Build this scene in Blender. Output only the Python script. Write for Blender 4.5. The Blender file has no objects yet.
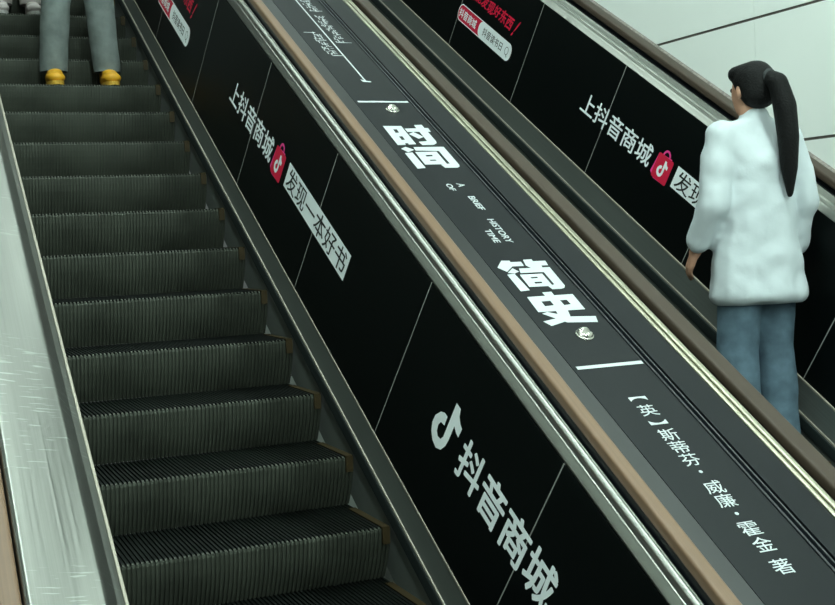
import bpy, bmesh, math, random
from mathutils import Vector, Matrix, geometry

random.seed(7)
SC = bpy.context.scene
COL = SC.collection

# ------------------------------------------------------------------ camera
CAMZ = 2.8                                   # eye height above the lower landing
A = math.radians(30)                         # slope of both escalators
cam_data = bpy.data.cameras.new('camera')
cam = bpy.data.objects.new('camera', cam_data)
COL.objects.link(cam)
cr = Vector((0.91577135, -0.39950009, -0.04198233))
cu = Vector((0.06096186, 0.03491494, 0.99752925))
cf = Vector((0.39704722, 0.91606802, -0.05632837))
M = Matrix((cr, cu, -cf)).transposed().to_4x4()
M.translation = Vector((0, 0, CAMZ))
cam.matrix_world = M
cam_data.sensor_width = 36
cam_data.lens = 1198.31 / 835 * 36
cam_data.clip_start = 0.05
SC.camera = cam

# ------------------------------------------------------------------ world, exposure
W = bpy.data.worlds.new('world')
SC.world = W
W.use_nodes = True
W.node_tree.nodes['Background'].inputs[0].default_value = (0.80, 0.95, 0.88, 1)
W.node_tree.nodes['Background'].inputs[1].default_value = 0.10
SC.view_settings.view_transform = 'Standard'
SC.view_settings.look = 'None'
SC.view_settings.gamma = 1
SC.view_settings.use_curve_mapping = False
SC.view_settings.exposure = 0.0
LAMP = (0.80, 1.0, 0.92, 1)
LAMP_POWER = 29.5

# ------------------------------------------------------------------ materials
def mat(name, color, rough=0.5, metal=0.0, spec=0.5, streak=None, noise=None, bump=None, emit=None, coat=0.0):
    """streak=(colour variation, roughness variation): fine lines that run along the slope (object y)
    noise=(scale, colour variation); bump=(scale, strength)"""
    m = bpy.data.materials.new(name)
    m.use_nodes = True
    nt = m.node_tree
    b = nt.nodes['Principled BSDF']
    b.inputs['Base Color'].default_value = (*color, 1)
    b.inputs['Roughness'].default_value = rough
    b.inputs['Metallic'].default_value = metal
    b.inputs['Specular IOR Level'].default_value = spec
    b.inputs['Coat Weight'].default_value = coat
    tc = nt.nodes.new('ShaderNodeTexCoord')
    def vary(out, amt):
        lo = nt.nodes.new('ShaderNodeMapRange')
        lo.inputs[1].default_value = 0.3; lo.inputs[2].default_value = 0.7
        lo.inputs[3].default_value = 1 - amt; lo.inputs[4].default_value = 1 + amt
        nt.links.new(out, lo.inputs[0])
        return lo.outputs[0]
    def scale_color(fac):
        mx = nt.nodes.new('ShaderNodeMix'); mx.data_type = 'RGBA'; mx.blend_type = 'MULTIPLY'
        mx.inputs[0].default_value = 1
        mx.inputs[6].default_value = (*color, 1)
        nt.links.new(fac, mx.inputs[7])
        nt.links.new(mx.outputs[2], b.inputs['Base Color'])
    if streak:
        mp = nt.nodes.new('ShaderNodeMapping'); mp.inputs['Scale'].default_value = (260, 1.2, 260)
        n = nt.nodes.new('ShaderNodeTexNoise'); n.inputs['Scale'].default_value = 1; n.inputs['Detail'].default_value = 3
        nt.links.new(tc.outputs['Object'], mp.inputs[0]); nt.links.new(mp.outputs[0], n.inputs['Vector'])
        scale_color(vary(n.outputs[0], streak[0]))
        mu = nt.nodes.new('ShaderNodeMath'); mu.operation = 'MULTIPLY'; mu.inputs[1].default_value = rough
        nt.links.new(vary(n.outputs[0], streak[1]), mu.inputs[0]); nt.links.new(mu.outputs[0], b.inputs['Roughness'])
    if noise:
        n = nt.nodes.new('ShaderNodeTexNoise'); n.inputs['Scale'].default_value = noise[0]; n.inputs['Detail'].default_value = 5
        nt.links.new(tc.outputs['Object'], n.inputs['Vector'])
        scale_color(vary(n.outputs[0], noise[1]))
    if bump:
        n = nt.nodes.new('ShaderNodeTexNoise'); n.inputs['Scale'].default_value = bump[0]; n.inputs['Detail'].default_value = 4
        nt.links.new(tc.outputs['Object'], n.inputs['Vector'])
        bp = nt.nodes.new('ShaderNodeBump'); bp.inputs['Strength'].default_value = bump[1]; bp.inputs['Distance'].default_value = 0.01
        nt.links.new(n.outputs[0], bp.inputs['Height']); nt.links.new(bp.outputs[0], b.inputs['Normal'])
    if emit:
        b.inputs['Emission Color'].default_value = emit[0]
        b.inputs['Emission Strength'].default_value = emit[1]
    return m

STEEL = mat('brushed_steel', (0.31, 0.31, 0.285), 0.30, 1.0)
DECKSTEEL = mat('scuffed_steel', (0.30, 0.30, 0.28), 0.36, 1.0, streak=(0.08, 0.2))
POLISH = mat('polished_steel', (0.50, 0.49, 0.43), 0.18, 1.0)
STUD = mat('satin_steel_stud', (0.50, 0.49, 0.44), 0.27, 1.0)
EDGE = mat('pale_steel_edge', (0.40, 0.36, 0.30), 0.45, 0.4)
GOLD = mat('satin_brass_rail', (0.50, 0.475, 0.37), 0.36, 1.0)
SKIRT = mat('dark_skirt_steel', (0.16, 0.175, 0.165), 0.45, 0.3, streak=(0.12, 0.1))
VINYL = mat('black_advert_vinyl', (0.0010, 0.0022, 0.0022), 0.40, 0.0, 0.16)
DECKVINYL = mat('black_deck_vinyl', (0.002, 0.003, 0.0055), 0.34, 0.0, 0.24)
DECKEDGE = mat('dark_deck_edge', (0.008, 0.008, 0.0095), 0.40, 0.0, 0.62)
DARKTRIM = mat('dark_anodised_trim', (0.008, 0.010, 0.014), 0.30, 0.0, 0.5)
RUBBER = mat('tan_handrail_rubber', (0.185, 0.110, 0.066), 0.42, 0.0, 0.4, streak=(0.10, 0.1))
SHADERUBBER = mat('shaded_handrail_rubber', (0.060, 0.043, 0.032), 0.42, 0.0, 0.2, streak=(0.10, 0.1))  # the tan rubber again, its colour darkened for shade on the right escalator
BRUSH = mat('black_nylon_bristle', (0.012, 0.018, 0.018), 0.6, 0.0, 0.3, noise=(400, 0.6))
WHITEINK = mat('white_print', (0.84, 0.88, 0.90), 0.5, 0.0, 0.3)
DECKINK = mat('white_deck_print', (0.55, 0.58, 0.60), 0.5, 0.0, 0.3)
BLACKINK = mat('black_print', (0.012, 0.014, 0.014), 0.5, 0.0, 0.3)
REDINK = mat('red_print', (0.62, 0.012, 0.05), 0.5, 0.0, 0.3)
PINKINK = mat('pink_print', (0.80, 0.06, 0.28), 0.5, 0.0, 0.3)
JOINT = mat('panel_joint_metal', (0.30, 0.30, 0.28), 0.5, 0.0)
TREAD = mat('black_step_tread', (0.007, 0.009, 0.008), 0.6, 0.0, 0.2, noise=(9, 0.3))
RISER = mat('grey_step_riser', (0.058, 0.064, 0.050), 0.55, 0.0, 0.3, noise=(7, 0.25))
YELLOW = mat('worn_yellow_edge', (0.045, 0.030, 0.010), 0.6, 0.0, 0.3)
WALLP = mat('pale_wall_panel', (0.86, 0.89, 0.86), 0.5, 0.0, 0.3, noise=(0.7, 0.03))
WALLJ = mat('wall_joint', (0.10, 0.085, 0.075), 0.7)
SEALANT = mat('rough_wall_sealant', (0.22, 0.19, 0.175), 0.7, noise=(60, 0.4), bump=(70, 0.6))
CEIL = mat('grey_ceiling', (0.34, 0.36, 0.35), 0.7)
FLOOR = mat('grey_granite_floor', (0.20, 0.20, 0.19), 0.35, noise=(90, 0.4))
DARKWALL = mat('dark_wall', (0.10, 0.11, 0.105), 0.6)
LAMPMAT = mat('lamp_diffuser', (0.9, 0.9, 0.9), 0.5, emit=(LAMP, LAMP_POWER))
LAMPCASE = mat('lamp_housing', (0.5, 0.5, 0.5), 0.5)
SKIN = mat('skin', (0.50, 0.27, 0.18), 0.5, noise=(30, 0.06))
HAIR = mat('black_hair', (0.008, 0.008, 0.008), 0.55, 0.0, 0.12, bump=(120, 0.4))
SHIRT = mat('white_cotton', (0.55, 0.60, 0.63), 0.8, 0.0, 0.2, bump=(16, 0.35))
JEANS = mat('faded_blue_denim', (0.10, 0.155, 0.20), 0.85, 0.0, 0.2, noise=(14, 0.25), bump=(18, 0.4))
GREYJEANS = mat('grey_denim', (0.17, 0.195, 0.19), 0.85, 0.0, 0.2, noise=(14, 0.2), bump=(18, 0.4))
DARKCLOTH = mat('dark_cloth', (0.03, 0.033, 0.035), 0.85, bump=(18, 0.4))
YSHOE = mat('yellow_leather', (0.72, 0.36, 0.02), 0.45, 0.0, 0.4)
WSHOE = mat('pinkish_white_leather', (0.52, 0.46, 0.45), 0.55)
SOLE = mat('pale_rubber_sole', (0.62, 0.36, 0.04), 0.7)
GREYSOLE = mat('white_rubber_sole', (0.5, 0.48, 0.46), 0.7)

# scuffs across the steel cover: short pale marks that the steel itself carries
nt = DECKSTEEL.node_tree
bs = nt.nodes['Principled BSDF']
base = bs.inputs['Base Color'].links[0].from_socket
tc = nt.nodes.new('ShaderNodeTexCoord')
masks = []
for sc_, lo, hi in (((14, 130, 14), 0.62, 0.68), ((1.5, 2.6, 1.5), 0.52, 0.60)):
    mp = nt.nodes.new('ShaderNodeMapping'); mp.inputs['Scale'].default_value = sc_
    n = nt.nodes.new('ShaderNodeTexNoise'); n.inputs['Scale'].default_value = 1; n.inputs['Detail'].default_value = 2
    mr = nt.nodes.new('ShaderNodeMapRange'); mr.inputs[1].default_value = lo; mr.inputs[2].default_value = hi
    nt.links.new(tc.outputs['Object'], mp.inputs[0]); nt.links.new(mp.outputs[0], n.inputs['Vector']); nt.links.new(n.outputs[0], mr.inputs[0])
    masks.append(mr.outputs[0])
mu = nt.nodes.new('ShaderNodeMath'); mu.operation = 'MULTIPLY'
nt.links.new(masks[0], mu.inputs[0]); nt.links.new(masks[1], mu.inputs[1])
mx = nt.nodes.new('ShaderNodeMix'); mx.data_type = 'RGBA'
nt.links.new(mu.outputs[0], mx.inputs[0]); nt.links.new(base, mx.inputs[6]); mx.inputs[7].default_value = (0.46, 0.47, 0.45, 1)
nt.links.new(mx.outputs[2], bs.inputs['Base Color'])

# ------------------------------------------------------------------ helpers
# slope space: x = u (to the right), y = s (up along the slope), z = v (square to the slope), origin under the eye
SLOPE = Matrix.Translation((0, 0, CAMZ)) @ Matrix.Rotation(A, 4, 'X')

def link_mesh(name, me, m, parent=None, smooth=False):
    ms = m if isinstance(m, (list, tuple)) else [m]
    for x in ms:
        me.materials.append(x)
    o = bpy.data.objects.new(name, me)
    COL.objects.link(o)
    if parent is not None:
        o.parent = parent
    if smooth:
        for p in me.polygons:
            p.use_smooth = True
    return o

def from_bm(name, bm, m, parent=None, smooth=False, off=None):
    if off is not None:
        bmesh.ops.translate(bm, verts=bm.verts, vec=-Vector(off))
    bmesh.ops.recalc_face_normals(bm, faces=bm.faces)
    me = bpy.data.meshes.new(name)
    bm.to_mesh(me); bm.free()
    return link_mesh(name, me, m, parent, smooth)

def tag(o, label, cat, group=None, kind=None):
    o['label'] = label; o['category'] = cat
    if group: o['group'] = group
    if kind: o['kind'] = kind
    return o

def empty(name, mw):
    o = bpy.data.objects.new(name, None)
    COL.objects.link(o)
    o.matrix_world = mw
    o.empty_display_size = 0.2
    return o

def struct(o):
    o['kind'] = 'structure'
    return o

def fillet(poly, r, n=4, skip=()):
    out = []
    N = len(poly)
    for i in range(N):
        p = Vector(poly[i]); a = Vector(poly[i - 1]) - p; b = Vector(poly[(i + 1) % N]) - p
        rr = min(r, a.length * 0.45, b.length * 0.45)
        if i in skip or rr < 1e-5:
            out.append(tuple(p)); continue
        p0 = p + a.normalized() * rr; p1 = p + b.normalized() * rr
        for k in range(n + 1):
            t = k / n
            q = p0 * (1 - t) ** 2 + p * 2 * t * (1 - t) + p1 * t * t
            out.append((q.x, q.y))
    return out

def prism(bm, prof, s0, s1, cuts=1):
    """closed (u,v) outline swept along the slope from s0 to s1"""
    rings = []
    for k in range(cuts + 1):
        s = s0 + (s1 - s0) * k / cuts
        rings.append([bm.verts.new((u, s, v)) for u, v in prof])
    n = len(prof)
    for a, b in zip(rings, rings[1:]):
        for i in range(n):
            bm.faces.new((a[i], a[(i + 1) % n], b[(i + 1) % n], b[i]))
    for ring in (rings[0], rings[-1]):
        tess = geometry.tessellate_polygon([[Vector((u, v, 0)) for u, v in prof]])
        for t in tess:
            try: bm.faces.new([ring[i] for i in t])
            except ValueError: pass

def sweep(name, prof, s0, s1, m, parent, off, smooth=False, r=0.0):
    bm = bmesh.new()
    prism(bm, fillet(prof, r) if r else prof, s0, s1)
    o = from_bm(name, bm, m, parent, False, off)
    if smooth:
        for p in o.data.polygons:
            if len(p.vertices) == 4: p.use_smooth = True
        o.data.set_sharp_from_angle(angle=math.radians(35))
    return o

def box(bm, lo, hi):
    g = bmesh.ops.create_cube(bm, size=1)
    for v in g['verts']:
        v.co = Vector(((lo[i] + hi[i]) / 2 + v.co[i] * (hi[i] - lo[i])) for i in range(3))

# a flat print: polygons (outline + holes) in plane coordinates, mapped by f(a, b, height) -> slope space
def print_mesh(name, polys, f, m, parent, off, th=0.0008):
    verts, faces = [], []
    for q, (outline, holes) in enumerate(polys):
        loops = [outline] + list(holes)
        flat = [p for l in loops for p in l]
        base = len(verts)
        verts += [f(a, b, th + 0.00006 * (q % 8)) for a, b in flat]
        for t in geometry.tessellate_polygon([[Vector((a, b, 0)) for a, b in l] for l in loops]):
            faces.append([base + i for i in t])
    me = bpy.data.meshes.new(name)
    me.from_pydata([Vector(v) - Vector(off) for v in verts], [], faces)
    me.update()
    return link_mesh(name, me, m, parent)

_txt = {}
def glyphs(body, bold=0.0, shear=0.0):
    """the ink of a line of lettering as (verts in a 0..1 box, faces)"""
    key = (body, bold, shear)
    if key in _txt: return _txt[key]
    c = bpy.data.curves.new('lettering', 'FONT')
    c.body = body; c.resolution_u = 3
    o = bpy.data.objects.new('lettering', c); COL.objects.link(o)
    dg = bpy.context.evaluated_depsgraph_get()
    me = bpy.data.meshes.new_from_object(o.evaluated_get(dg))
    bpy.data.objects.remove(o); bpy.data.curves.remove(c)
    co = [v.co.copy() for v in me.vertices]
    x0 = min(v.x for v in co); x1 = max(v.x for v in co); y0 = min(v.y for v in co); y1 = max(v.y for v in co)
    V, F = [], []
    n = 8 if bold else 1
    for k in range(n):                       # heavier strokes: the same outline a hair to every side
        dx, dy = (bold * math.cos(2 * math.pi * k / n), bold * math.sin(2 * math.pi * k / n)) if bold else (0, 0)
        base = len(V)
        V += [((v.x + dx - x0 + bold) / (x1 - x0 + 2 * bold), (v.y + dy - y0 + bold) / (y1 - y0 + 2 * bold), 0.00006 * k) for v in co]
        F += [[base + i for i in p.vertices] for p in me.polygons]
    bpy.data.meshes.remove(me)
    _txt[key] = (V, F)
    return V, F

def text(name, lines, f, m, parent, off, th=0.0012):
    """lines: (body, bold, a0, a1, b0, b1[, slant]) : ink box mapped on the plane; f(a, b, h)"""
    verts, faces = [], []
    for ln in lines:
        body, bold, a0, a1, b0, b1 = ln[:6]
        sl = ln[6] if len(ln) > 6 else 0.0
        V, F = glyphs(body, bold)
        base = len(verts)
        for x, y, dh in V:
            a = a0 + (a1 - a0) * x; b = b0 + (b1 - b0) * y
            verts.append(f(a + sl * (y - 0.5), b, th + dh))
        faces += [[base + i for i in q] for q in F]
    me = bpy.data.meshes.new(name)
    me.from_pydata([Vector(v) - Vector(off) for v in verts], [], faces)
    me.update()
    return link_mesh(name, me, m, parent)

def rrect(a0, a1, b0, b1, r, n=8):
    sa = 1 if a1 > a0 else -1
    pts = []
    for cx, cy, t0 in ((a1 - sa * r, b1 - r, 0), (a0 + sa * r, b1 - r, 90), (a0 + sa * r, b0 + r, 180), (a1 - sa * r, b0 + r, 270)):
        for k in range(n + 1):
            t = math.radians(t0 + 90 * k / n)
            pts.append((cx + sa * r * math.cos(t), cy + r * math.sin(t)))
    return pts

S0, S1 = -0.6, 11.5                          # both ends of the escalators along the slope
H = -2.87                                    # the line of step edges below the eye

# ------------------------------------------------------------------ setting
def zs(s, v): return CAMZ + s * math.sin(A) + v * math.cos(A)
def ys(s, v): return s * math.cos(A) - v * math.sin(A)

WX = 3.97
bm = bmesh.new()
z_lines = [CAMZ + 0.373 + 0.627 * k for k in range(-6, 9)]
y_lines = [4.82 + 1.9 * k for k in range(-4, 6)]
for z0, z1 in zip([0] + z_lines, z_lines):
    if z1 - z0 < 0.05: continue
    for y0, y1 in zip(y_lines, y_lines[1:]):
        box(bm, (WX, y0 + 0.0012, max(z0, 0) + 0.007), (WX + 0.03, y1 - 0.0012, z1 - 0.007))
nfront = len(bm.faces)
box(bm, (WX + 0.008, y_lines[0], 0), (WX + 0.2, y_lines[-1], z_lines[-1]))
for i, fc in enumerate(list(bm.faces)):
    fc.material_index = 0 if i < nfront else 1
struct(from_bm('wall_right', bm, [WALLP, WALLJ]))

bm = bmesh.new(); box(bm, (-3.2, -5, 0), (-3.0, 14.3, 9.5)); struct(from_bm('wall_left', bm, WALLP))
bm = bmesh.new(); box(bm, (-3.2, -5.2, -0.15), (WX + 0.2, 14.3, 0)); struct(from_bm('floor', bm, FLOOR))
VC = 1.75
bm = bmesh.new()
prism(bm, [(-3.2, VC), (WX + 0.2, VC), (WX + 0.2, VC + 0.15), (-3.2, VC + 0.15)], -5, 13.5)
o = from_bm('ceiling', bm, CEIL); o.matrix_world = SLOPE; struct(o)
bm = bmesh.new()
ztop = zs(S1, H)
box(bm, (-3.2, ys(S1, H) + 0.3, ztop - 0.25), (WX + 0.2, 14.3, ztop)); struct(from_bm('floor_upper', bm, FLOOR))

# ceiling lamps in two rows that follow the slope
def lamp(u, s, length, width):
    e = empty('ceiling_light', SLOPE @ Matrix.Translation((u, s, VC)))
    bm = bmesh.new(); box(bm, (-width / 2 - 0.03, -length / 2 - 0.03, -0.05), (width / 2 + 0.03, length / 2 + 0.03, 0.0))
    from_bm('lamp_housing', bm, LAMPCASE, e)
    bm = bmesh.new(); box(bm, (-width / 2, -length / 2, -0.065), (width / 2, length / 2, -0.051))
    from_bm('lamp_diffuser', bm, LAMPMAT, e)
    tag(e, 'long ceiling light panel above the escalators', 'ceiling light', 'ceiling light panels above the escalators')
for u, places in ((0.75, [-1.2 + 1.62 * k for k in range(9)]), (3.25, [0.6, 2.1, 3.6, 5.1, 10.6, 12.1])):
    for s in places:
        lamp(u, s, 1.25, 0.34)

# ------------------------------------------------------------------ escalators
K = 0.9632
def panel_map(u0, lean):
    b = math.radians(lean)
    def f(s, w, h):                         # s along the slope, w up the panel, h out of its face
        return (u0 + w * math.sin(b) - h * math.cos(b), s, -2.67 + w * math.cos(b) + h * math.sin(b))
    return f

def step_mesh():
    """one step: cleated tread and curved cleated riser; y forward, z up, origin at the step edge, one metre wide"""
    bm = bmesh.new()
    run, rise = 0.3507, 0.2025
    prof = [(run + 0.10, 0.0), (run, 0.0), (0.012, 0.0), (0.002, -0.004), (0.0, -0.016)]
    for k in range(1, 7):
        t = k / 6
        prof.append((0.002 + 0.075 * t ** 1.7, -0.016 - (rise - 0.012) * t))
    n = len(prof); cl = 64; W_ = 0.996
    depth = 0.008
    nors = []
    for i in range(n):
        a = Vector(prof[max(i - 1, 0)]); b = Vector(prof[min(i + 1, n - 1)])
        t = (b - a).normalized(); nors.append(Vector((-t.y, t.x)) * -1)
    cols = []
    for c in range(cl):
        x0 = -W_ / 2 + W_ * c / cl; x1 = x0 + W_ / cl * 0.5; x2 = -W_ / 2 + W_ * (c + 1) / cl
        cols += [(x0, 0), (x1, 0), (x1, 1), (x2, 1)]
    rows = []
    for x, low in cols:
        rows.append([bm.verts.new((x, p[0] - (nors[i].x * depth if low else 0), p[1] - (nors[i].y * depth if low else 0))) for i, p in enumerate(prof)])
    for a, b in zip(rows, rows[1:]):
        for i in range(n - 1):
            f = bm.faces.new((a[i], b[i], b[i + 1], a[i + 1]))
            f.material_index = 0 if i < 2 else 1
    me = bpy.data.meshes.new('step'); bm.to_mesh(me); bm.free()
    me.materials.append(TREAD); me.materials.append(RISER)
    bm = bmesh.new()
    box(bm, (-0.014, 0.006, 0.0005), (0.014, run - 0.005, 0.003))
    box(bm, (-0.014, -0.0035, -0.06), (0.014, 0.008, 0.003))
    me2 = bpy.data.meshes.new('edge_marking'); bm.to_mesh(me2); bm.free(); me2.materials.append(YELLOW)
    return me, me2
STEP, STEPEDGE = step_mesh()

def step_at(k):
    s = 3.30 + 0.405 * k
    return s

def escalator(label, uc, name='escalator'):
    off = (uc, S0, H)
    e = empty(name, SLOPE @ Matrix.Translation(off))
    tag(e, label, 'escalator', 'pair of escalators')
    for k in range(-8, 21):
        s = step_at(k)
        if s < S0 + 0.3 or s > S1 - 0.3: continue
        o = bpy.data.objects.new('step', STEP); COL.objects.link(o); o.parent = e
        o.matrix_local = Matrix.Translation((0, s - S0, 0)) @ Matrix.Rotation(-A, 4, 'X')
        for sx in (-1, 1):
            c = bpy.data.objects.new('edge_marking', STEPEDGE); COL.objects.link(c); c.parent = o; c.location.x = sx * 0.478
    return e, off


TITLE=[
    ( [(1.9077, 4.2923), (1.991, 4.2918), (1.9887, 4.1121), (1.9555, 4.1097), (1.9559, 4.1231), (1.9431, 4.1223), (1.94, 4.1069), (1.9046, 4.1056)] , [[(1.9409, 4.2574), (1.9588, 4.2594), (1.9568, 4.2251), (1.94, 4.2232)], [(1.9412, 4.1881), (1.9574, 4.19), (1.9564, 4.1564), (1.9408, 4.1535)]] ),
    ( [(1.9966, 4.2645), (2.1068, 4.2702), (2.1047, 4.2321), (1.9973, 4.2322)] , [] ),
    ( [(2.0529, 4.3002), (2.0902, 4.3033), (2.0897, 4.1384), (2.0848, 4.1206), (2.0662, 4.1054), (2.0134, 4.1013), (2.0089, 4.1346), (2.0501, 4.1412)] , [] ),
    ( [(1.9952, 4.2108), (2.0234, 4.2297), (2.0507, 4.1813), (2.0215, 4.1637)] , [] ),
    ( [(1.9051, 4.0699), (1.931, 4.0876), (1.9592, 4.0585), (1.9241, 4.0371)] , [] ),
    ( [(1.906, 4.0296), (1.9407, 4.0337), (1.943, 3.8931), (1.906, 3.8877)] , [] ),
    ( [(1.9654, 4.0838), (2.1012, 4.0839), (2.0989, 3.9146), (2.094, 3.9001), (2.0813, 3.8908), (2.0267, 3.8909), (2.0202, 3.9203), (2.0632, 3.9286), (2.0632, 4.0457), (1.962, 4.0513)] , [] ),
    ( [(1.9545, 4.0380), (2.0500, 4.0390), (2.0490, 3.9232), (1.9518, 3.9227)] , [[(1.9873, 4.0074), (2.0168, 4.0095), (2.0172, 3.9965), (1.9877, 3.9944)], [(1.9878, 3.9646), (2.0154, 3.9657), (2.017, 3.9558), (1.9894, 3.9547)]] ),
    ( [(1.9335, 3.1645), (1.9643, 3.1616), (1.964, 3.1513), (2.0048, 3.1506), (2.0025, 3.122), (1.9571, 3.1223), (1.921, 3.0895), (1.898, 3.12)] , [] ),
    ( [(2.0191, 3.1627), (2.0529, 3.1638), (2.0521, 3.1503), (2.1016, 3.1488), (2.0966, 3.1181), (2.07, 3.1186), (2.0675, 3.1055), (2.0221, 3.1058), (2.0112, 3.1253)] , [] ),
    ( [(1.9205, 3.0826), (1.9514, 3.1107), (1.9661, 3.087), (1.943, 3.0753)] , [] ),
    ( [(1.9755, 3.1063), (2.0957, 3.1048), (2.0915, 2.9807), (2.0825, 2.967), (2.068, 2.9618), (2.0337, 2.9626), (2.0278, 2.9826), (2.0561, 2.9923), (2.0572, 3.0739), (1.9669, 3.0769)] , [] ),
    ( [(1.9123, 3.0714), (1.9421, 3.0734), (1.9478, 2.9652), (1.9119, 2.9615)] , [] ),
    ( [(1.9581, 3.0660), (2.0455, 3.0650), (2.0455, 2.9832), (1.9562, 2.9855)] , [[(1.9892, 3.0457), (2.0155, 3.046), (2.0172, 3.0379), (1.9909, 3.0376)], [(1.989, 3.0141), (2.0168, 3.0142), (2.0164, 3.0044), (1.9882, 3.0035)]] ),
    ( [(1.9165, 2.925), (2.0918, 2.9244), (2.0887, 2.8286), (1.9124, 2.8313)] , [[(1.9547, 2.8925), (1.9891, 2.8933), (1.9887, 2.8653), (1.9537, 2.8629)], [(2.0254, 2.8919), (2.0516, 2.8927), (2.0536, 2.8643), (2.0266, 2.8618)]] ),
    ( [(1.9852, 2.9467), (2.0212, 2.9475), (2.0199, 2.9228), (1.9856, 2.9229)] , [] ),
    ( [(1.9795, 2.8369), (2.0243, 2.8362), (2.0143, 2.7963), (1.9792, 2.7673), (1.9194, 2.7483), (1.9029, 2.7768), (1.9541, 2.7883), (1.9744, 2.8057)] , [] ),
    ( [(1.9211, 2.8212), (1.9447, 2.8292), (2.0103, 2.7941), (2.1047, 2.7853), (2.0942, 2.7503), (1.9844, 2.7614)] , [] ),
]
LOGO= [(2.772, 0.4381), (2.7389, 0.4378), (2.7292, 0.4138), (2.7107, 0.3998), (2.69, 0.3926), (2.6921, 0.3568), (2.7143, 0.3607), (2.7354, 0.3709), (2.7348, 0.3165), (2.7388, 0.2866), (2.7563, 0.2572), (2.7872, 0.2425), (2.8213, 0.2494), (2.8462, 0.2679), (2.8605, 0.2947), (2.8585, 0.3252), (2.8364, 0.3553), (2.8126, 0.3677), (2.7901, 0.3682), (2.7879, 0.3339), (2.8138, 0.329), (2.822, 0.3113), (2.8165, 0.2907), (2.8004, 0.2801), (2.7798, 0.2844), (2.7703, 0.3013)]

def side(e, off, us, sgn, trim, hand, hw, joints, panel_top, u0, lean, panel_mat, joint_mat, trim_mat, rubber):
    """one balustrade: skirt with brush, leaning panels, steel trim, handrail.  sgn=+1: on the right-hand side of the steps"""
    S = lambda n, p, m, smooth=True, r=0.0, s0=S0, s1=S1, par=e: sweep(n, p, s0, s1, m, par, off, smooth, r)
    sk = S('skirt_panel', [(us, -3.05), (us, -2.668), (us + sgn * 0.05, -2.668), (us + sgn * 0.05, -3.05)], SKIRT)
    S('skirt_edge', fillet([(us - sgn * 0.002, -2.676), (us - sgn * 0.002, -2.664), (us + sgn * 0.010, -2.664), (us + sgn * 0.010, -2.676)], 0.004), EDGE, par=sk)
    br = S('skirt_brush', fillet([(us - sgn * 0.001, -2.864), (us - sgn * 0.013, -2.860), (us - sgn * 0.010, -2.812), (us - sgn * 0.001, -2.806)], 0.005), BRUSH)
    S('brush_holder', [(us - sgn * 0.0005, -2.806), (us - sgn * 0.006, -2.806), (us - sgn * 0.005, -2.799), (us - sgn * 0.0005, -2.798)], EDGE, par=br)
    f = panel_map(u0, lean)
    b = math.radians(lean)
    for j0, j1 in zip(joints, joints[1:]):
        d = 0.02 * sgn
        pr = [(u0 + w * math.sin(b) + t * math.cos(b), -2.67 + w * math.cos(b) - t * math.sin(b)) for w, t in ((0, 0), (panel_top, 0), (panel_top, d), (0, d))]
        sweep('balustrade_panel', pr, j0 + 0.0024, j1 - 0.0024, panel_mat, e, off)
    for j in joints[1:-1]:
        pr = [(u0 + w * math.sin(b) + t * math.cos(b), -2.67 + w * math.cos(b) - t * math.sin(b)) for w, t in ((0, -0.0006 * sgn), (panel_top, -0.0006 * sgn), (panel_top, 0.015 * sgn), (0, 0.015 * sgn))]
        sweep('panel_joint', pr, j - 0.0024, j + 0.0024, joint_mat, e, off)
    S('steel_trim', trim, trim_mat)
    hu, hv = hand
    S('handrail_guide', [(hu - 0.016, -2.0), (hu - 0.016, hv - 0.012), (hu + 0.016, hv - 0.012), (hu + 0.016, -2.0)], DARKTRIM)
    S('handrail', fillet([(hu - hw / 2, hv - 0.034), (hu - hw / 2, hv), (hu + hw / 2, hv), (hu + hw / 2, hv - 0.034), (hu + hw / 2 - 0.012, hv - 0.036), (hu + hw / 2 - 0.012, hv - 0.012), (hu - hw / 2 + 0.012, hv - 0.012), (hu - hw / 2 + 0.012, hv - 0.036)], 0.011, 5, skip=(4, 5, 6, 7)), rubber)
    return f

JL = [-0.6, 0.19, 1.19, 2.188, 3.177, 4.20, 5.192, 6.193, 7.20, 8.2, 9.2, 10.2, 11.5]
JR = [-0.6, 0.21, 1.21, 2.21, 3.217, 4.214, 5.237, 6.233, 7.23, 8.23, 9.23, 10.23, 11.5]
LE, LO = escalator('escalator whose dark moving steps carry a person in yellow shoes', 1.07)
side(LE, LO, 0.565, -1,
     fillet([(0.425, -2.03), (0.404, -2.014), (0.378, -1.976), (0.370, -1.967), (0.214, -1.936), (0.204, -1.942), (0.202, -1.99), (0.202, -2.03)], 0.004, 3),
     (0.164, -1.932), 0.070, JL, 0.64, 0.557, -13.0, STEEL, JOINT, DECKSTEEL, RUBBER)
FL = side(LE, LO, 1.575, 1,
     fillet([(1.692, -2.026), (1.690, -2.019), (1.703, -1.996), (1.709, -1.990), (1.716, -1.993), (1.731, -1.996), (1.745, -1.990), (1.749, -1.986), (1.754, -1.986), (1.756, -2.01), (1.761, -2.01), (1.763, -1.986), (1.766, -1.986), (1.767, -2.03), (1.70, -2.03)], 0.004, 3),
     (1.776, -1.925), 0.047, JL, 0.655, 1.575, 10.0, VINYL, JOINT, STEEL, RUBBER)
RE, RO = escalator('escalator beside the pale wall, carrying a person in a white shirt', 3.0975)
side(RE, RO, 2.595, -1,
     fillet([(2.482, -2.024), (2.480, -2.018), (2.466, -1.980), (2.452, -1.974), (2.424, -1.974), (2.424, -2.03)], 0.005, 3),
     (2.376, -1.925), 0.066, JR, 0.66, 2.595, -10.0, STEEL, JOINT, STEEL, SHADERUBBER)
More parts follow.
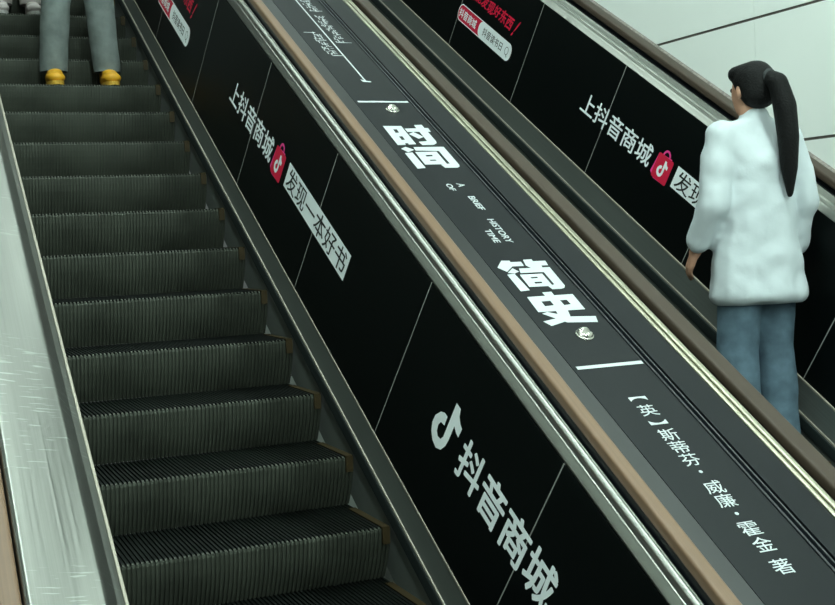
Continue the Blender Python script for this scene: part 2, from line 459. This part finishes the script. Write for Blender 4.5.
FR = side(RE, RO, 3.605, 1,
     fillet([(3.703, -2.03), (3.699, -2.021), (3.722, -2.000), (3.726, -1.994), (3.731, -1.995), (3.752, -1.992), (3.756, -1.984), (3.76, -1.984), (3.764, -1.988), (3.790, -1.980), (3.796, -1.976), (3.803, -1.976), (3.806, -2.01), (3.812, -2.01), (3.814, -1.985), (3.818, -1.985), (3.820, -2.03)], 0.004, 3),
     (3.872, -1.936), 0.072, JR, 0.655, 3.608, 8.0, VINYL, JOINT, STEEL, SHADERUBBER)
# outer sides
sweep('side_cladding', [(0.10, -3.9), (0.10, -1.99), (0.14, -1.99), (0.14, -3.9)], S0 + 0.1, S1, STEEL, LE, LO)
sweep('outer_cover', fillet([(3.918, -2.03), (3.918, -1.965), (3.955, -1.965), (3.955, -2.03)], 0.004), S0, S1, DARKTRIM, RE, RO)
sweep('wall_sealant', fillet([(3.94, -1.975), (3.945, -1.958), (WX - 0.002, -1.950), (WX - 0.002, -1.985)], 0.008), S0, S1, SEALANT, RE, RO, True)

# ---- adverts on the balustrade panels
def scale_poly(pts, a0, a1, b0, b1):
    xs = [p[0] for p in pts]; ys_ = [p[1] for p in pts]
    X0, X1, Y0, Y1 = max(xs), min(xs), min(ys_), max(ys_)
    return [(a0 + (a1 - a0) * (x - X0) / (X1 - X0), b0 + (b1 - b0) * (y - Y0) / (Y1 - Y0)) for x, y in pts]

def shop_slogan(f, e, off, t0, t1, box0, box1, bag0, bag1):
    text('advert_lettering', [('上抖音商城', 0.012, t0, t1, 0.275, 0.397)], f, WHITEINK, e, off)
    back = [(bag0 + 0.012, 0.280), (bag0 - 0.004, 0.392), (bag1 + 0.02, 0.402), (bag1 + 0.02, 0.262), (bag0 - 0.03, 0.258)]
    pk = print_mesh('advert_bag_print', [(back, [])], f, PINKINK, e, off, 0.0010)
    print_mesh('bag_front', [(rrect(bag0 - 0.004, bag1 - 0.004, 0.262, 0.396, 0.012), [])], f, REDINK, pk, off, 0.0016)
    c = (bag0 + bag1) / 2
    ring = [(c - 0.034 * math.cos(t), 0.394 + 0.036 * math.sin(t)) for t in [math.pi * k / 14 for k in range(15)]]
    ring += [(c - 0.022 * math.cos(t), 0.394 + 0.024 * math.sin(t)) for t in [math.pi * (14 - k) / 14 for k in range(15)]]
    print_mesh('bag_handle', [(ring, [])], f, PINKINK, pk, off, 0.0013)
    print_mesh('bag_emblem', [(scale_poly(LOGO, bag0 - 0.034, bag1 + 0.026, 0.282, 0.376), [])], f, WHITEINK, pk, off, 0.0024)
    bx = print_mesh('advert_label_box', [([(box0, 0.284), (box1, 0.284), (box1, 0.400), (box0, 0.400)], [])], f, WHITEINK, e, off, 0.0010)
    text('label_lettering', [('发现一本好书', 0.004, box0 - 0.022, box1 + 0.022, 0.292, 0.392)], f, BLACKINK, bx, off, 0.0020)

def search_pill(f, e, off, R):
    L = R + 0.832
    rim = print_mesh('advert_search_bar', [(rrect(L, R, 0.197, 0.310, 0.050), [])], f, REDINK, e, off, 0.0010)
    D = R + 0.468
    white = rrect(D + 0.03, R + 0.006, 0.203, 0.304, 0.046)
    print_mesh('search_field', [(white, [])], f, WHITEINK, rim, off, 0.0016)
    outl = rrect(L, R, 0.197, 0.310, 0.050); inn = rrect(L - 0.006, R + 0.006, 0.203, 0.304, 0.046)
    print_mesh('search_rim', [(outl, [inn])], f, WHITEINK, rim, off, 0.0013)
    text('search_lettering', [('抖音商城', 0.02, R + 0.81, R + 0.535, 0.222, 0.283)], f, WHITEINK, rim, off, 0.0022)
    text('search_lettering', [('抖音读书日', 0.004, R + 0.425, R + 0.13, 0.226, 0.282)], f, BLACKINK, rim, off, 0.0022)
    c = (R + 0.062, 0.256)
    ring = [(c[0] + 0.024 * math.cos(2 * math.pi * k / 24), c[1] + 0.026 * math.sin(2 * math.pi * k / 24)) for k in range(24)]
    hole = [(c[0] + 0.020 * math.cos(2 * math.pi * k / 24), c[1] + 0.022 * math.sin(2 * math.pi * k / 24)) for k in range(24)]
    hd = [(c[0] - 0.004, c[1] - 0.022), (c[0] - 0.016, c[1] - 0.038), (c[0] - 0.020, c[1] - 0.034), (c[0] - 0.008, c[1] - 0.018)]
    print_mesh('search_icon', [(ring, [hole]), (hd, [])], f, BLACKINK, rim, off, 0.0022)
    n = 7; red = []
    for k, ch in enumerate('总能发现好东西'):
        a = R + 0.705 - 0.0945 * k
        red.append((ch, 0.025, a + 0.044, a - 0.044, 0.372 + 0.006 * ((k * 5) % 3), 0.455 + 0.006 * ((k * 7) % 3), -0.02))
    red.append(('!', 0.03, R + 0.052, R + 0.034, 0.355, 0.468, -0.065))
    text('advert_lettering', red, f, REDINK, e, off)

shop_slogan(FL, LE, LO, 5.622, 4.868, 4.637, 3.798, 4.838, 4.696)
shop_slogan(FR, RE, RO, 5.504, 4.748, 4.524, 3.685, 4.705, 4.566)
search_pill(FL, LE, LO, 6.530)
search_pill(FR, RE, RO, 6.409)
print_mesh('advert_emblem', [(LOGO, [])], FL, WHITEINK, LE, LO)
text('advert_lettering', [('抖音商城', 0.022, 2.650, 1.995, 0.256, 0.404)], FL, WHITEINK, LE, LO)

# ------------------------------------------------------------------ deck between the two escalators
DV = -1.9457
DO = (2.05, S0, -2.0)
DE = empty('divider_deck', SLOPE @ Matrix.Translation(DO))
tag(DE, 'black sloping deck with white book-title lettering between the two escalators', 'escalator deck')
DJ = [S0, 0.482, 2.514, 4.546, 6.578, 8.61, 10.64, S1]
for a, b in zip(DJ, DJ[1:]):
    sweep('deck_plate', fillet([(1.8716, -2.0), (1.8716, DV), (2.130, DV), (2.130, -2.0)], 0.0015, 2), a + 0.0006, b - 0.0006, DECKVINYL, DE, DO)
sweep('deck_edge_strip', fillet([(1.800, -2.0), (1.800, DV), (1.8706, DV), (1.8706, -2.0)], 0.0015, 2), S0, S1, DECKEDGE, DE, DO)
sweep('deck_rib', fillet([(2.132, -2.0), (2.132, DV + 0.001), (2.134, DV + 0.003), (2.140, DV + 0.003), (2.143, DV - 0.012), (2.149, DV - 0.012), (2.152, DV + 0.004), (2.158, DV + 0.004), (2.164, DV - 0.010), (2.168, DV - 0.010), (2.170, -2.0)], 0.002, 2), S0, S1, DARKTRIM, DE, DO, True)
sweep('deck_strip', [(2.171, -2.0), (2.171, DV), (2.276, DV), (2.276, -2.0)], S0, S1, DECKVINYL, DE, DO)
for u0, u1 in ((2.279, 2.297), (2.303, 2.326)):
    sweep('edge_rail', fillet([(u0, -2.0), (u0, DV + 0.004), (u1, DV + 0.004), (u1, -2.0)], 0.007, 5), S0, S1, GOLD, DE, DO, True)

def deck_f(a, b, h): return (a, b, DV + h)          # a = u, b = s
def deck_r(a, b, h): return (b, a, DV + h)          # a = s, b = u
for part in (TITLE[:8], TITLE[8:]):
    print_mesh('title_lettering', part, deck_f, DECKINK, DE, DO)
for s in (2.514, 4.546):
    print_mesh('white_bar', [([(1.886, s - 0.007), (2.124, s - 0.007), (2.124, s + 0.009), (1.886, s + 0.009)], [])], deck_f, DECKINK, DE, DO)
print_mesh('timeline_arrow', [([(2.002, 6.60), (2.009, 6.60), (2.009, 4.775), (2.002, 4.775)], []), ([(1.985, 4.800), (1.99, 4.772), (2.03, 4.768), (2.03, 4.778), (2.01, 4.785)], [])], deck_f, DECKINK, DE, DO, 0.001)
text('subtitle_lettering', [
    ('A', 0.018, 3.754, 3.724, 2.014, 2.046),
    ('BRIEF', 0.018, 3.645, 3.535, 2.016, 2.044), ('HISTORY', 0.018, 3.462, 3.285, 2.014, 2.042),
    ('OF', 0.018, 3.752, 3.695, 1.966, 1.992), ('TIME', 0.018, 3.386, 3.288, 1.966, 1.992)], deck_r, DECKINK, DE, DO)
au = [('︻', 2.428, 0.020), ('英', 2.369, 0.052), ('︼', 2.308, 0.020), ('斯', 2.247, 0.052), ('蒂', 2.188, 0.052), ('芬', 2.129, 0.052), ('·', 2.074, 0.012),
      ('威', 2.006, 0.052), ('廉', 1.948, 0.052), ('·', 1.893, 0.012), ('霍', 1.832, 0.052), ('金', 1.770, 0.052), ('著', 1.685, 0.052)]
for word in (au[:3], au[3:6], au[6:7], au[7:9], au[9:10], au[10:]):
    lines = []
    for ch, s, hgt in word:
        s *= K; w = 0.030 if ch != '·' else 0.006
        lines.append((ch, 0.004, 2.0015 - w, 2.0015 + w, s - hgt / 2, s + hgt / 2))
    text('author_lettering', lines, deck_f, DECKINK, DE, DO)
# small print beside the arrow, too small in the photograph to read: broken pen strokes
rnd = random.Random(3)
polys = []
def scribble(u0, u1, s0, s1):
    n = max(1, round((s0 - s1) / 0.042))
    for k in range(n):
        c = s0 - (s0 - s1) * (k + 0.5) / n
        for q in range(7):
            a = rnd.uniform(u0, u1 - 0.012); b = c + rnd.uniform(-0.019, 0.019)
            if q % 2:
                w = rnd.uniform(0.018, min(0.045, u1 - a)); t = 0.0035
                polys.append(([(a, b), (a + w, b), (a + w, b + t), (a, b + t)], []))
            else:
                l = rnd.uniform(0.014, 0.03); t = 0.0045
                polys.append(([(a, b), (a + t, b), (a + t, b + l), (a, b + l)], []))
scribble(2.024, 2.084, 6.55, 5.70); scribble(2.024, 2.088, 5.64, 5.26); scribble(1.925, 1.985, 5.39, 5.09)
polys += [([(1.90, 5.392), (1.96, 5.392), (1.96, 5.398), (1.90, 5.398)], []), ([(1.95, 5.088), (2.0, 5.088), (2.0, 5.094), (1.95, 5.094)], []), ([(2.03, 5.712), (2.10, 5.712), (2.10, 5.718), (2.03, 5.718)], []), ([(2.05, 5.262), (2.106, 5.262), (2.106, 5.268), (2.05, 5.268)], [])]
print_mesh('small_lettering', polys, deck_f, DECKINK, DE, DO)

def stud(u, s, turn):
    bm = bmesh.new()
    R, hh = 0.031, 0.024
    rings = []
    N = 40
    prof = [(1.0, 0.0), (1.0, 0.10), (0.95, 0.16), (0.90, 0.18)] + [(0.88 * math.cos(t), 0.18 + 0.82 * math.sin(t)) for t in [math.pi / 2 * k / 9 for k in range(9)]]
    for rr, zz in prof:
        ring = []
        for k in range(N):
            t = 2 * math.pi * k / N
            x, y = R * rr * math.cos(t), R * rr * math.sin(t)
            z = hh * zz
            if zz > 0.19:
                d = (y + 0.004) / 0.0075
                z *= 1 - 0.55 * math.exp(-d * d)
            ring.append(bm.verts.new((x * math.cos(turn) - y * math.sin(turn), x * math.sin(turn) + y * math.cos(turn), z)))
        rings.append(ring)
    for a, b in zip(rings, rings[1:]):
        for k in range(N): bm.faces.new((a[k], a[(k + 1) % N], b[(k + 1) % N], b[k]))
    bm.faces.new(rings[-1])
    bmesh.ops.translate(bm, verts=bm.verts, vec=(u, s, DV))
    from_bm('anti_slide_stud', bm, STUD, DE, True, DO)
stud(2.016, 4.462, 0.35); stud(2.008, 2.686, 0.35); stud(2.016, 6.50, 0.35); stud(2.016, 0.60, 0.35)

# ------------------------------------------------------------------ people
def hull(bm, balls):
    """convex hull of a few ellipsoids: (centre, radii)"""
    vs = []
    for c, r in balls:
        if not hasattr(r, '__len__'): r = (r, r, r)
        for i in range(9):
            ph = math.pi * i / 8
            for j in range(14):
                if i in (0, 8) and j: continue
                th = 2 * math.pi * j / 14
                vs.append(bm.verts.new((c[0] + r[0] * math.sin(ph) * math.cos(th), c[1] + r[1] * math.sin(ph) * math.sin(th), c[2] + r[2] * math.cos(ph))))
    g = bmesh.ops.convex_hull(bm, input=vs)
    junk = [v for v in g['geom_interior'] if isinstance(v, bmesh.types.BMVert)] + [v for v in g['geom_unused'] if isinstance(v, bmesh.types.BMVert)]
    bmesh.ops.delete(bm, geom=list({v for v in junk if v.is_valid}), context='VERTS')

CLOTHNOISE = bpy.data.textures.new('cloth_folds', 'CLOUDS')
CLOTHNOISE.noise_scale = 0.16
def fused(name, groups, m, parent, voxel, smooth=4, cut=None, folds=0.0):
    bm = bmesh.new()
    for g in groups:
        b2 = bmesh.new(); hull(b2, g)
        me = bpy.data.meshes.new('tmp'); b2.to_mesh(me); b2.free(); bm.from_mesh(me); bpy.data.meshes.remove(me)
    bmesh.ops.recalc_face_normals(bm, faces=bm.faces)
    me = bpy.data.meshes.new('tmp'); bm.to_mesh(me); bm.free()
    o = bpy.data.objects.new('tmp', me); COL.objects.link(o)
    r = o.modifiers.new('fuse', 'REMESH'); r.mode = 'VOXEL'; r.voxel_size = voxel
    if folds:
        dsp = o.modifiers.new('folds', 'DISPLACE'); dsp.texture = CLOTHNOISE; dsp.strength = folds; dsp.mid_level = 0.45; dsp.texture_coords = 'LOCAL'
    s = o.modifiers.new('soften', 'SMOOTH'); s.iterations = smooth; s.factor = 0.5
    dg = bpy.context.evaluated_depsgraph_get()
    out = bpy.data.meshes.new_from_object(o.evaluated_get(dg))
    bpy.data.objects.remove(o); bpy.data.meshes.remove(me)
    if cut is not None:
        bm = bmesh.new(); bm.from_mesh(out)
        for co, no in cut:
            bmesh.ops.bisect_plane(bm, geom=bm.verts[:] + bm.edges[:] + bm.faces[:], plane_co=co, plane_no=no, clear_outer=True)
        bm.to_mesh(out); bm.free()
    out.name = name; out.materials.clear()
    return link_mesh(name, out, m, parent, True)

def hand_parts(wr, d, side, g, h):
    """palm, four bent fingers and a thumb; wr wrist, d hand direction, side: thumb direction, g: curl direction"""
    wr, d, side, g = Vector(wr), Vector(d).normalized(), Vector(side).normalized(), Vector(g).normalized()
    P = wr + d * 0.075 * h
    out = [[(wr, 0.024 * h), (wr + d * 0.03 * h + side * 0.012, 0.017 * h), (wr + d * 0.03 * h - side * 0.012, 0.016 * h)]]
    out.append([(wr + d * 0.03 * h + side * 0.02, 0.015 * h), (wr + d * 0.03 * h - side * 0.018, 0.015 * h), (P + side * 0.028, 0.012 * h), (P - side * 0.028, 0.011 * h)])
    for k, ln in enumerate((0.066, 0.074, 0.070, 0.055)):
        b = P + side * (0.028 - 0.0187 * k)
        m_ = b + (d * 0.93 + g * 0.3).normalized() * ln * 0.5 * h
        t = m_ + (d * 0.7 + g * 0.7).normalized() * ln * 0.55 * h
        out.append([(b, 0.0095 * h), (m_, 0.0085 * h)]); out.append([(m_, 0.0085 * h), (t, 0.007 * h)])
    tb = wr + d * 0.025 * h + side * 0.022
    tm = tb + (d * 0.6 + side * 0.75 + g * 0.2).normalized() * 0.04 * h
    tt = tm + (d * 0.9 + side * 0.2 + g * 0.3).normalized() * 0.032 * h
    out.append([(tb, 0.014 * h), (tm, 0.011 * h)]); out.append([(tm, 0.0105 * h), (tt, 0.008 * h)])
    return out

def person(loc, face, height, stance, shoe_mat, sole_mat, trouser_mat, shirt_mat, label, woman=False, elbows=None, wrists=None, toe=0.0):
    """local axes: x to the person's right, y ahead of the person, z up"""
    g = height / 1.72
    e = empty('person', Matrix.Translation(loc) @ Matrix.Rotation(face, 4, 'Z'))
    tag(e, label, 'person')
    V3 = lambda x, y, z: (x * g, y * g, z * g)
    sw = 0.175 if woman else 0.195                       # half the shoulder line
    x0 = stance / 2 / g
    B = []
    W_ = {}
    for s in (-1, 1):
        hip, knee, ank = (s * 0.088, 0, 0.90), (s * (0.088 + (x0 - 0.088) * 0.55), 0.025, 0.49), (s * x0, -0.02, 0.095)
        B.append([(V3(*hip), 0.085 * g), (V3(*knee), 0.056 * g)])
        B.append([(V3(*knee), 0.056 * g), (V3(knee[0] * 0.45 + ank[0] * 0.55, -0.012, 0.34), 0.053 * g), (V3(*ank), 0.036 * g)])
        B.append([(V3(s * x0, -0.04, 0.06), 0.035 * g), (V3(s * (x0 + 0.012), 0.13, 0.045), (0.04 * g, 0.05 * g, 0.022 * g))])
        sh = (s * sw, 0, 1.41)
        el = elbows[s] if elbows else (s * (sw + 0.05), -0.02, 1.12)
        wr = wrists[s] if wrists else (s * (sw + 0.065), 0.06, 0.88)
        W_[s] = (sh, el, wr)
        B.append([(V3(*sh), 0.052 * g), (V3(*el), 0.041 * g)])
        B.append([(V3(*el), 0.040 * g), (V3(*wr), 0.027 * g)])
        d = Vector(wr) - Vector(el)
        B += hand_parts(V3(*wr), d, (-s * 0.35, 0.9, 0.1), (-s, 0.1, 0), g)
    cw = 0.135 if woman else 0.155
    B.append([(V3(0, 0, 0.93), (0.155 * g, 0.10 * g, 0.09 * g)), (V3(0, 0.005, 1.08), (0.128 * g, 0.09 * g, 0.06 * g))])
    B.append([(V3(0, 0.005, 1.08), (0.125 * g, 0.09 * g, 0.06 * g)), (V3(0, 0.0, 1.29), (cw * g, 0.105 * g, 0.09 * g))])
    B.append([(V3(0, 0, 1.30), (cw * g, 0.10 * g, 0.08 * g)), (V3(-sw + 0.03, -0.005, 1.405), 0.05 * g), (V3(sw - 0.03, -0.005, 1.405), 0.05 * g), (V3(0, -0.005, 1.44), 0.055 * g)])
    B.append([(V3(0, -0.005, 1.43), 0.058 * g), (V3(0, 0.012, 1.54), 0.053 * g)])
    B.append([(V3(0, 0.005, 1.635), (0.076 * g, 0.095 * g, 0.088 * g)), (V3(0, 0.04, 1.545), (0.052 * g, 0.05 * g, 0.045 * g)), (V3(0, 0.075, 1.60), (0.05 * g, 0.03 * g, 0.05 * g))])
    B.append([(V3(0, 0.108, 1.635), 0.008 * g), (V3(0, 0.122, 1.592), 0.014 * g), (V3(0, 0.10, 1.585), 0.016 * g)])     # nose
    B.append([(V3(-0.018, 0.098, 1.553), 0.008 * g), (V3(0.018, 0.098, 1.553), 0.008 * g)])                              # lips
    for s in (-1, 1):
        B.append([(V3(s * 0.078, -0.005, 1.605), (0.012 * g, 0.018 * g, 0.03 * g))])                                     # ears
    fused('body', B, SKIN, e, 0.0075 * g, 3)
    for s in (-1, 1):
        bm = bmesh.new(); bmesh.ops.create_uvsphere(bm, u_segments=12, v_segments=8, radius=0.011 * g)
        bmesh.ops.translate(bm, verts=bm.verts, vec=V3(s * 0.031, 0.094, 1.625)); from_bm('eye', bm, HAIR, e, True)
    # trousers
    T = [[(V3(-0.06, 0, 0.97), (0.11 * g, 0.115 * g, 0.09 * g)), (V3(0.06, 0, 0.97), (0.11 * g, 0.115 * g, 0.09 * g)), (V3(-0.07, 0, 0.88), (0.10 * g, 0.11 * g, 0.06 * g)), (V3(0.07, 0, 0.88), (0.10 * g, 0.11 * g, 0.06 * g))]]
    for s in (-1, 1):
        kx = s * (0.088 + (x0 - 0.088) * 0.55)
        T.append([(V3(s * 0.088, 0, 0.88), 0.102 * g), (V3(kx, 0.025, 0.50), 0.088 * g)])
        T.append([(V3(kx, 0.025, 0.50), 0.088 * g), (V3(s * x0, -0.015, 0.12), 0.080 * g), (V3(s * x0, -0.01, 0.075), 0.080 * g)])
    fused('trousers', T, trouser_mat, e, 0.013 * g, 4, cut=[(V3(0, 0, 1.03), (0, 0, 1)), (V3(0, 0, 0.098), (0, 0, -1))], folds=0.018 * g)
    # shoes with soles
    for s in (-1, 1):
        X = s * x0
        sh = fused('shoe', [[(V3(X, -0.06, 0.05), (0.042 * g, 0.045 * g, 0.035 * g)), (V3(X, -0.05, 0.095), (0.042 * g, 0.05 * g, 0.02 * g))],
                       [(V3(X, -0.06, 0.05), (0.042 * g, 0.045 * g, 0.035 * g)), (V3(X + s * 0.006, 0.07, 0.052), (0.056 * g, 0.06 * g, 0.042 * g)), (V3(X + s * 0.004, 0.135, 0.046), (0.054 * g, 0.05 * g, 0.034 * g))],
                       [(V3(X, -0.02, 0.10), (0.04 * g, 0.04 * g, 0.01 * g)), (V3(X, 0.075, 0.085), (0.044 * g, 0.04 * g, 0.022 * g))]],
                   shoe_mat, e, 0.008 * g, 3, cut=[((0, 0, 0.02 * g), (0, 0, -1))])
        bm = bmesh.new()
        ol = []
        for k in range(28):
            t = 2 * math.pi * k / 28
            y = 0.045 + 0.142 * math.sin(t); hw = (0.050 + 0.009 * math.sin(t)) * math.cos(t)
            ol.append(((X + s * 0.004) * g + hw * g, y * g))
        lo = [bm.verts.new((x, y, 0.0005)) for x, y in ol]; hi = [bm.verts.new((x, y, 0.024 * g)) for x, y in ol]
        for k in range(28): bm.faces.new((lo[k], lo[(k + 1) % 28], hi[(k + 1) % 28], hi[k]))
        bm.faces.new(lo); bm.faces.new(hi)
        from_bm('sole', bm, sole_mat, sh)
    # shirt
    hem = 0.70 if woman else 0.86
    fl = 0.235 if woman else 0.185
    Sh = [[(V3(0, 0, hem + 0.03), (fl * g, 0.165 * g, 0.06 * g)), (V3(0, 0.0, 1.10), ((fl - 0.05) * g, 0.13 * g, 0.08 * g))],
          [(V3(0, 0.0, 1.10), ((fl - 0.05) * g, 0.13 * g, 0.08 * g)), (V3(0, 0, 1.30), ((cw + 0.035) * g, 0.132 * g, 0.09 * g))],
          [(V3(0, 0, 1.29), ((cw + 0.035) * g, 0.13 * g, 0.09 * g)), (V3(-sw + 0.02, -0.005, 1.41), 0.066 * g), (V3(sw - 0.02, -0.005, 1.41), 0.066 * g), (V3(0, -0.005, 1.455), 0.066 * g)],
          [(V3(0, -0.008, 1.45), 0.07 * g), (V3(0, -0.004, 1.49), 0.066 * g)]]
    cuts = [((0, 0, hem * g), (0, 0, -1))]
    for s in (-1, 1):
        shp, el, wr = W_[s]
        q = Vector(el) * 0.25 + Vector(wr) * 0.75
        Sh.append([(V3(*shp), 0.075 * g), (V3(*el), 0.068 * g)])
        Sh.append([(V3(*el), 0.068 * g), (V3(*q), 0.056 * g)])
    fused('shirt', Sh, shirt_mat, e, 0.012 * g, 4, cut=cuts, folds=0.045 * g)
    # hair
    Hh = [[(V3(0, -0.012, 1.655), (0.086 * g, 0.102 * g, 0.084 * g)), (V3(0, -0.04, 1.60), (0.084 * g, 0.07 * g, 0.07 * g))], [(V3(-0.04, 0.06, 1.69), 0.035 * g), (V3(0.04, 0.06, 1.69), 0.035 * g), (V3(0, -0.02, 1.69), (0.07 * g, 0.07 * g, 0.05 * g))]]
    hair = fused('hair', Hh, HAIR, e, 0.009 * g, 3)
    if woman:
        pts = [(0.0, -0.10, 1.66, 0.032), (0.01, -0.150, 1.63, 0.042), (0.03, -0.165, 1.53, 0.05), (0.045, -0.165, 1.40, 0.046), (0.055, -0.155, 1.27, 0.036), (0.06, -0.15, 1.16, 0.014)]
        fused('ponytail', [[(V3(*a[:3]), a[3] * g), (V3(*b[:3]), b[3] * g)] for a, b in zip(pts, pts[1:])], HAIR, hair, 0.009 * g, 3)
        fused('hair_tie', [[(V3(0.0, -0.112, 1.66), (0.036 * g, 0.014 * g, 0.036 * g))]], DARKCLOTH, hair, 0.006 * g, 1)
    return e

def tread(k, u, dy):
    s = step_at(k)
    return Vector((u, ys(s, H) + dy, zs(s, H)))

person(tread(-1, 3.36, 0.16), 0.0, 1.69, 0.20, WSHOE, GREYSOLE, JEANS, SHIRT,
       'person with a black ponytail in a loose white shirt and blue jeans', True,
       elbows={-1: (-0.235, -0.01, 1.13), 1: (0.235, -0.03, 1.13)}, wrists={-1: (-0.25, 0.10, 0.93), 1: (0.24, 0.06, 0.89)})
person(tread(9, 1.118, 0.19), math.pi, 1.74, 0.324, YSHOE, SOLE, GREYJEANS, DARKCLOTH,
       'person in grey jeans and bright yellow shoes facing down the steps')
person(tread(12, 0.865, 0.19), math.pi, 1.66, 0.205, WSHOE, GREYSOLE, WSHOE, DARKCLOTH,
       'person in pale shoes on a higher step behind the yellow shoes')
